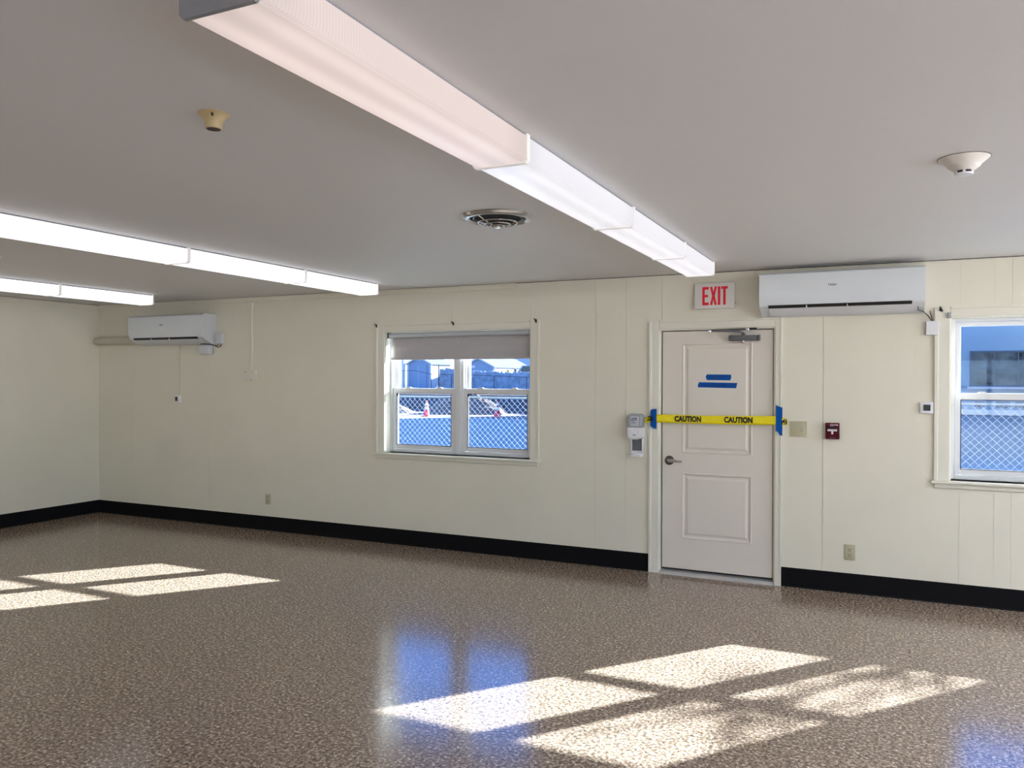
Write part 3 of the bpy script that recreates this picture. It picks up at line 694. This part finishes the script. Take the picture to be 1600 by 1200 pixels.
# unseen fixtures behind and beside the camera, added with stronger output to light the room
for (x, ys) in ((-4.4, (-10, -8.7, -7.4)), (-7.19, (-9, -7.0, -5.0)), (2.75, (-8.7, -7.4, -6.1, -4.8, -3.5, -2.2))):
    for yv in ys: fixture(x, yv, yv+1.22, LENS_RIGHT if x > 0 else LENS_ROOM, CAPW, 'unseen fluorescent fixture added to light the room', 'unseen fluorescent fixtures added to light the room')

# smoke detectors
sdn = thing('smoke_detector', 'aged beige smoke detector on the ceiling left of centre fixtures', 'smoke detector', (-2.052, -4.66, H)); sdn.scale = (.84, .84, .80)
obj('detector_body', lathe(bmesh.new(), [(0, 0), (.060, 0), (.061, -.003), (.058, -.006), (.050, -.012), (.041, -.024), (.036, -.040), (.033, -.054), (.031, -.062), (.026, -.064), (0, -.064)], 40), BEIGE, sdn, smooth=True)
obj('sensor_opening', lathe(bmesh.new(), [(0, -.0645), (.027, -.0645), (.027, -.0640), (0, -.0640)], 32), mat('brown_opening', (.06, .04, .035), .6), sdn)
for a_ in (2.4, 5.4):
    obj('screw', lathe(bmesh.new(), [(0, -.022), (.005, -.022), (.005, -.01), (0, -.01)], 10, 'z', (.048*math.cos(a_), .048*math.sin(a_), 0)), INK, sdn)
sdn = thing('smoke_detector', 'white smoke detector on the ceiling at upper right', 'smoke detector', (.268, -3.01, H))
obj('detector_base', lathe(bmesh.new(), [(0, 0), (.093, 0), (.093, -.002), (.088, -.006), (.062, -.028), (.060, -.031), (0, -.031)], 44), mat('warm_white_plastic', (.78, .74, .68), .35), sdn, smooth=True)
obj('shadow_ring', lathe(bmesh.new(), [(.0, -.0002), (.0950, -.0002), (.0950, -.0018), (0, -.0018)], 44), GAP, sdn)
obj('detector_head', lathe(bmesh.new(), [(0, -.030), (.060, -.031), (.058, -.036), (.036, -.052), (0, -.052)], 44), mat('warm_white_plastic_b', (.76, .73, .68), .35), sdn, smooth=True)
obj('sensing_chamber', lathe(bmesh.new(), [(0, -.05), (.030, -.05), (.030, -.062), (0, -.062)], 24), GAP, sdn)
for k in range(6):
    bm = bmesh.new(); a_ = k*PI/3+.5; g = bmesh.ops.create_cube(bm, size=1)
    bmesh.ops.transform(bm, matrix=Matrix.Rotation(a_, 4, 'Z') @ Matrix.Translation((.032, 0, -.056)) @ Matrix.Diagonal((.005, .010, .012, 1)), verts=g['verts']); obj('chamber_rib', bm, WHITEP, sdn)
obj('chamber_cap', lathe(bmesh.new(), [(0, -.061), (.034, -.061), (.033, -.067), (.02, -.070), (0, -.070)], 32), WHITEP, sdn, smooth=True)
# a third detector just enters at the left picture edge
sdn = thing('smoke_detector', 'small ceiling detector cut by the left picture edge between light rows', 'smoke detector', (-5.929, -3.001, H))
obj('detector_body', lathe(bmesh.new(), [(0, 0), (.06, 0), (.055, -.012), (.04, -.03), (.03, -.045), (0, -.045)], 32), mat('detector_white', (.7, .67, .62), .4), sdn, smooth=True)

# round exhaust vent
vt = thing('ceiling_vent', 'round chrome ceiling vent with open concentric rings', 'vent', (-1.930, -2.755, H))
obj('outer_ring', lathe(bmesh.new(), [(.152, -.002), (.154, -.014), (.162, -.020), (.176, -.017), (.180, -.019), (.194, -.012), (.202, -.001), (.152, -.0005)], 64), VENTM, vt, smooth=True)
obj('throat_shade_disc', lathe(bmesh.new(), [(0, -.001), (.153, -.001), (.153, -.004), (0, -.004)], 48), GAP, vt)  # flush dark disc stands in for the shaded recess
bm = bmesh.new(); torus(bm, .132, .004, -.010, 56, 8); obj('inner_ring', bm, GREYMETAL, vt, smooth=True)
for R, z_, rr in ((.106, -.034, .0055), (.070, -.043, .0055), (.038, -.051, .006)):
    bm = bmesh.new(); torus(bm, R, rr, z_, 48, 8); obj('grille_ring', bm, CHROME, vt, smooth=True)
obj('hub_cap', lathe(bmesh.new(), [(0, -.050), (.018, -.050), (.024, -.056), (.016, -.064), (0, -.066)], 24), CHROME, vt, smooth=True)
for k in range(3):
    a_ = k*2*PI/3+2.35; cx_, sx_ = math.cos(a_), math.sin(a_)
    bm = bmesh.new(); tube(bm, [(cx_*.156, sx_*.156, -.016), (cx_*.106, sx_*.106, -.034), (cx_*.02, sx_*.02, -.055)], .0045, 8); obj('spoke', bm, CHROME, vt, smooth=True)

# ------------------------------------------------------------------ outdoors
gz = -.1
gr = bmesh.new(); bmesh.ops.create_grid(gr, x_segments=2, y_segments=2, size=150)
o = obj('ground', gr, ASPH, None, loc=(-10, 150.3, gz)); tag(o, None, None, kind='structure')
gr = bmesh.new(); bmesh.ops.create_grid(gr, x_segments=2, y_segments=2, size=150)
o = obj('ground', gr, ASPH, None, loc=(0, -161.6, gz)); tag(o, None, None, kind='structure')
gr = bmesh.new(); bmesh.ops.create_grid(gr, x_segments=2, y_segments=2, size=150)
o = obj('ground', gr, CONC, None, loc=(153.6, -149.5, gz+.01)); tag(o, None, None, kind='structure')  # unseen ground, made pale to bounce sun up onto the ceiling

# chain-link fence along the building
cf = thing('chain_link_fence', 'galvanised chain-link fence just outside both windows', 'fence', (0, 2.0, gz))
bm = bmesh.new(); FH = 1.52; s_ = .072; r_ = .0013
def wire(x0, z0, x1, z1, yy):
    d_ = Vector((x1-x0, 0, z1-z0)); n_ = Vector((-d_.z, 0, d_.x)).normalized()*r_
    q = [bm.verts.new((x0+n_.x, yy, z0+n_.z)), bm.verts.new((x0-n_.x*.5, yy-r_, z0-n_.z*.5)), bm.verts.new((x0-n_.x*.5, yy+r_, z0-n_.z*.5))]
    p_ = [bm.verts.new((x1+n_.x, yy, z1+n_.z)), bm.verts.new((x1-n_.x*.5, yy-r_, z1-n_.z*.5)), bm.verts.new((x1-n_.x*.5, yy+r_, z1-n_.z*.5))]
    for i in range(3): bm.faces.new((q[i], q[(i+1) % 3], p_[(i+1) % 3], p_[i]))
x = -9.0
while x < 4.5:
    wire(x, .02, x+FH-.04, FH-.02, 0); wire(x+FH-.04, .02, x, FH-.02, .004); x += s_
o = obj('wire_mesh', bm, GALV, cf); o['kind'] = 'stuff'
bm = bmesh.new(); tube(bm, [(-9, .01, FH), (5.9, .01, FH)], .012, 10); obj('top_rail', bm, RAILM, cf, smooth=True)
for px in (-9, -6.3, -1.0, 1.9, 4.2):
    bm = bmesh.new(); tube(bm, [(px, .04, 0), (px, .04, FH+.03)], .026, 10); obj('fence_post', bm, GALV, cf, smooth=True)

obj('dirt_ground', bx(-60, -11, 25.2, 31, gz, gz+.012), DIRT)['kind'] = 'structure'
# traffic cones
def cone(x, y_, label):
    t_ = thing('traffic_cone', label, 'traffic cone', (x, y_, gz), 'orange traffic cones outdoors')
    obj('cone_base', bx(-.17, .17, -.17, .17, 0, .035, bev=.01), CONE, t_)
    R = lambda z_: .165-.13*(z_/.74)
    obj('cone_body', lathe(bmesh.new(), [(R(.03), .03), (R(.74), .74), (.02, .75), (0, .75)], 28), CONE, t_, smooth=True)
    for a_, b_ in ((.34, .46), (.53, .64)):
        obj('reflective_band', lathe(bmesh.new(), [(R(a_)+.003, a_), (R(b_)+.003, b_)], 28), CONEW, t_, smooth=True)
    return t_
cone(-19.30, 25.0, 'orange traffic cone seen through the left pane of the blind window')
cone(-16.30, 26.3, 'orange traffic cone seen through the right pane of the blind window')

# embankment, dirt piles
def heap(name, cx_, cy_, rx, ry, hh, mat_, label, cat, seed, zb=gz):
    rnd = random.Random(seed); bm = bmesh.new(); N_, K = 40, 14; grid = []
    ph = [rnd.uniform(0, 6) for _ in range(8)]
    for i in range(K+1):
        row = []
        for j in range(N_):
            a_ = 2*PI*j/N_; r = i/K
            wob = 1+.10*math.sin(3*a_+ph[0])+.07*math.sin(5*a_+ph[1])
            z_ = hh*(math.cos(r*PI/2)**1.2)*(1+.18*math.sin(7*r+2*a_+ph[2])*r)+(rnd.uniform(-.05, .05)*hh if 0 < i < K else 0)
            row.append(bm.verts.new((rx*r*wob*math.cos(a_), ry*r*wob*math.sin(a_), max(z_, -.05) if i < K else -.06)))
        grid.append(row)
    for A, B in zip(grid, grid[1:]):
        for j in range(N_): bm.faces.new((A[j], A[(j+1) % N_], B[(j+1) % N_], B[j]))
    bmesh.ops.remove_doubles(bm, verts=bm.verts, dist=1e-4); bmesh.ops.recalc_face_normals(bm, faces=bm.faces)
    o = obj(name, bm, mat_, None, loc=(cx_, cy_, zb)); tag(o, label, cat); return o
heap('dirt_pile', -19.3, 28.6, 2.3, 1.5, 1.15, DIRT, 'sandy dirt pile behind the two orange cones outdoors', 'dirt pile', 3)
heap('dirt_pile', -23.4, 28.2, 1.6, 1.0, .45, DIRT, 'low dirt pile at the far left outdoors beyond the blind window', 'dirt pile', 5)
bm = prism(bmesh.new(), [(30.4, gz), (30.8, .62), (31.2, .74), (80, .84), (80, gz)], 'x', -75, -11.5)
o = obj('embankment', bm, BANKM); tag(o, None, None, kind='structure')
bm = prism(bmesh.new(), [(31.3, .73), (31.3, .80), (80, .90), (80, .84)], 'x', -75, -11.6)
o = obj('raised_lot', bm, DIRT); tag(o, None, None, kind='structure')

# weathered board fence
wf_ = thing('board_fence', 'weathered vertical board fence behind the dirt pile', 'fence', (0, 42, .8))
rnd = random.Random(4); x = -28.6; k = 0
while x < -19.5:
    top = (1.62 if x < -26.3 else 1.36+(.05 if x < -24 else 0))+rnd.uniform(-.07, .06)
    bm = bmesh.new(); prism(bm, [(x, 0), (x+.146, 0), (x+.146, top-.05), (x+.073, top), (x, top-.05)], 'y', rnd.uniform(0, .02), .04)
    obj('board', bm, WOOD, wf_); x += .15
bm = bmesh.new(); box(bm, -28.6, -19.5, .04, .09, .25, .34); box(bm, -28.6, -19.5, .04, .09, 1.0, 1.09); obj('back_rail', bm, WOOD, wf_)
rf = thing('wire_fence', 'low sagging dark wire fence in front of the board fence', 'fence', (0, 41.4, .8))
bm = bmesh.new(); tube(bm, [(-31.5, 0, 1.44), (-30.3, 0, 1.44), (-29.0, 0, 1.21), (-28.1, 0, 1.17), (-25.9, 0, 1.14), (-19.5, 0, .90)], .022, 6); obj('top_rail', bm, RUSTY, rf, smooth=True)
for px, hh in ((-31.2, 1.44), (-28.95, 1.2), (-27.3, 1.16), (-24.0, 1.06), (-21.6, .96)):
    bm = bmesh.new(); tube(bm, [(px, 0, 0), (px, 0, hh)], .028, 6); obj('fence_post', bm, RUSTY, rf, smooth=True)
bm = bmesh.new(); tube(bm, [(-28.25, -.1, 0), (-28.25, -.1, 1.85)], .05, 8); o = obj('fence_post', bm, RUSTY, rf)
o = obj('timber_prop', tube(bmesh.new(), [(-26.4, 41.7, .8), (-25.75, 41.95, 2.25)], .035, 6), SHEDT); tag(o, 'pale leaning timber against the left part of board fence', 'timber')
o = obj('timber_prop', tube(bmesh.new(), [(-29.0, 41.9, .8), (-28.35, 41.95, 1.7)], .035, 6), SHEDT); tag(o, 'pale diagonal brace beside the dark fence post', 'timber')

def shed(name, x0, x1, y0, y1, zb, ze, zr, label, over=.15, ridge='y', m1=SHEDB, vent=False):
    t_ = thing(name, label, 'building', (0, 0, 0))
    obj('front_wall', bx(x0, x1, y0, y0+.1, zb, ze), m1, t_)
    xm = (x0+x1)/2
    obj('gable', prism(bmesh.new(), [(x0, ze), (x1, ze), (xm, zr)], 'y', y0, y0+.1), m1, t_)
    obj('side_wall', bx(x1-.1, x1, y0+.1, y1, zb, ze), HOUSEW, t_); obj('side_wall', bx(x0, x0+.1, y0+.1, y1, zb, ze), HOUSEW, t_)
    obj('rear_wall', bx(x0, x1, y1, y1+.1, zb, ze), m1, t_)
    for sx_ in (-1, 1):
        xe = x1+over if sx_ > 0 else x0-over; zz = ze-(zr-ze)*over/(xm-x0)
        obj('roof_slope', prism(bmesh.new(), [(xm, zr), (xe, zz), (xe, zz+.09), (xm, zr+.09)], 'y', y0-.15, y1+.15), ROOFM, t_)
        obj('fascia', prism(bmesh.new(), [(xm, zr-.04), (xe, zz-.04), (xe, zz+.10), (xm, zr+.10)], 'y', y0-.19, y0-.15), SHEDT, t_)
    obj('corner_board', bx(x1-.14, x1+.02, y0-.03, y0, zb, ze), SHEDT, t_); obj('corner_board', bx(x0-.02, x0+.14, y0-.03, y0, zb, ze), SHEDT, t_)
    if vent: obj('gable_vent', bx(xm-.95, xm-.35, y0-.02, y0, ze-.1, ze+.14), SHEDT, t_)
    return t_
s1 = shed('garden_shed', -37.7, -35.3, 52, 55.2, .8, 2.95, 3.55, 'tall blue-shaded shed seen in the left upper pane of blind window')
obj('double_door', bx(-37.35, -35.75, 51.93, 52, .85, 2.85), SHEDB, s1)
obj('door_seam', bx(-36.56, -36.54, 51.92, 51.93, .85, 2.85), SHEDT, s1)
shed('garage', -33.9, -30.75, 55, 62.5, .8, 2.72, 3.48, 'low garage with pale roof and sunlit side beyond board fence', vent=True)
o = obj('signpost', bx(-38.05, -37.8, 51.6, 51.8, .8, 3.8), SHEDT); tag(o, 'thin white post left of the tall blue-shaded shed', 'post')
# pickup truck, partly hidden by the board fence
tk = thing('vehicle', 'parked vehicle with dark glass beyond the right end of board fence', 'vehicle', (-26.4, 50, .8))
bm = prism(bmesh.new(), [(-.4, .35), (-.4, 1.0), (.05, 1.36), (.55, 1.93), (2.6, 1.95), (2.9, 1.3), (4.1, 1.2), (4.1, .35)], 'y', 0, 1.8); obj('vehicle_body', bm, CARP, tk)
bm = prism(bmesh.new(), [(.22, 1.36), (.62, 1.86), (1.5, 1.88), (1.5, 1.36)], 'y', -.02, 0); obj('side_window', bm, CARG, tk)
bm = prism(bmesh.new(), [(1.6, 1.36), (1.6, 1.88), (2.5, 1.88), (2.7, 1.36)], 'y', -.02, 0); obj('side_window', bm, CARG, tk)
for wx in (.5, 3.2):
    obj('wheel', lathe(bmesh.new(), [(0, -.02), (.36, -.02), (.38, .03), (.38, .2), (0, .2)], 24, 'y', (wx, 0, .38)), INK, tk)
o = obj('mirror', bx(-.06, .1, -.25, -.05, 1.4, 1.62, bev=.02), INK, tk)
o = obj('bin', bx(-26.95, -26.75, 49.5, 49.8, .8, 2.4), YELP); tag(o, 'yellow upright post between garage and parked vehicle', 'post')
# pale house far behind
ph_ = thing('house', 'pale far house with small windows beyond the garage', 'building', (0, 75, .8))
obj('house_wall', bx(-41, -33, 0, 6, 0, 4.4), HOUSEW, ph_)
for a_, b_ in ((-39.4, 2.6), (-37.2, 2.1), (-36.2, 2.1), (-38.2, 3.3)):
    f = obj('window', bx(a_, a_+.55, -.04, 0, b_, b_+.4), SHEDT, ph_); obj('pane', bx(a_+.05, a_+.5, -.06, -.04, b_+.05, b_+.35), CARG, f)
obj('roof', prism(bmesh.new(), [(-.4, 4.4), (6.4, 4.4), (3, 6)], 'x', -41.4, -32.6), ROOFM, ph_)

# pale building opposite the right window
fb = thing('building', 'pale blue-shaded building with a wide paned window beyond the right window', 'building', (0, 39, gz))
obj('facade', bx(-8, 22, 0, .3, 0, 5.6), FACADE, fb)
obj('flat_roof', bx(-8.3, 22.3, -.3, 9, 5.6, 5.9), ROOFM, fb)
obj('side_wall', bx(-8, -7.7, .3, 9, 0, 5.6), FACADE, fb); obj('side_wall', bx(21.7, 22, .3, 9, 0, 5.6), FACADE, fb)
for wx0 in (3.66,):
    f = obj('window', frame_ring(bmesh.new(), wx0, wx0+6.2, 1.45, 3.22, .09, -.08, 0, bev=0), FTRIM, fb)
    for k in range(6):
        for z0_, z1_ in ((1.5, 2.33), (2.38, 3.14)):
            obj('pane', bx(wx0+.09+k*1.0, wx0+1.03+k*1.0, -.03, -.01, z0_, z1_), FGLASS, f)
    bm = bmesh.new()
    for k in range(1, 6): box(bm, wx0+.04+k*1.0, wx0+.09+k*1.0, -.06, 0, 1.5, 3.14)
    box(bm, wx0, wx0+6.2, -.06, 0, 2.33, 2.38); obj('glazing_bar', bm, FTRIM, f)
    obj('window_sill', bx(wx0-.1, wx0+6.3, -.2, 0, 1.33, 1.45), SHEDT, fb)
for k, (a_, b_) in enumerate(((3.9, 4.3), (4.8, 5.4), (5.6, 7.3), (7.6, 9.0))):
    obj('basement_window', bx(a_, b_, -.03, 0, .42, .72), FTRIM, fb)
obj('plinth_ledge', bx(-8, 22, -.12, 0, .05, .30), SHEDT, fb)

# unseen blocks added only to shade the lot
for nm, a in (('added_shade_block', (-7.6, -.5, 13, 19, gz, 7)), ('added_shade_block', (-11.4, -5, 20.5, 33, gz, 8.5)), ('added_shade_block', (5.6, 9, 13, 36, gz, 6.2))):
    tag(obj(nm, bx(*a), HOUSEW), kind='structure')
# trees between the building and the sun: they throw the broken shade on the right floor patch
def tree(x, y_, h, seed, label, spread=1.6):
    rnd = random.Random(seed); t_ = thing('tree', label, 'tree', (x, y_, gz), 'trees outdoors')
    bm = bmesh.new(); tube(bm, [(0, 0, 0), (.05, .03, h*.35), (-.03, .06, h*.7), (.02, 0, h*.97)], [.13, .10, .06, .012], 8)
    lf = bmesh.new()
    for k in range(110):
        z_ = h*(.3+.68*rnd.random()); a_ = rnd.uniform(0, 6.28); Lr = spread*math.sqrt(max(1.04-z_/h, 0))*rnd.uniform(.6, 1.1)+.1
        e_ = Vector((math.cos(a_)*Lr, math.sin(a_)*Lr, z_+Lr*.35)); s0 = Vector((0, 0, z_))
        tube(bm, [s0, s0.lerp(e_, .5)+Vector((0, 0, .05)), e_], [.018, .012, .005], 4)
        for q in range(14):
            p_ = s0.lerp(e_, rnd.uniform(.3, 1.05))+Vector((rnd.gauss(0, .10), rnd.gauss(0, .10), rnd.gauss(0, .07)))
            u_ = Vector((rnd.gauss(0, 1), rnd.gauss(0, 1), rnd.gauss(0, .6))).normalized()*rnd.uniform(.03, .08); v_ = u_.orthogonal().normalized()*.022
            lf.faces.new([lf.verts.new(p_-u_), lf.verts.new(p_+v_), lf.verts.new(p_+u_), lf.verts.new(p_-v_)])
    obj('trunk', bm, BARK, t_); o = obj('foliage', lf, LEAF, t_); o['kind'] = 'stuff'
tree(5.0, 4.5, 4.35, 2, 'evergreen tree outside to the right of the far right window', spread=.95)
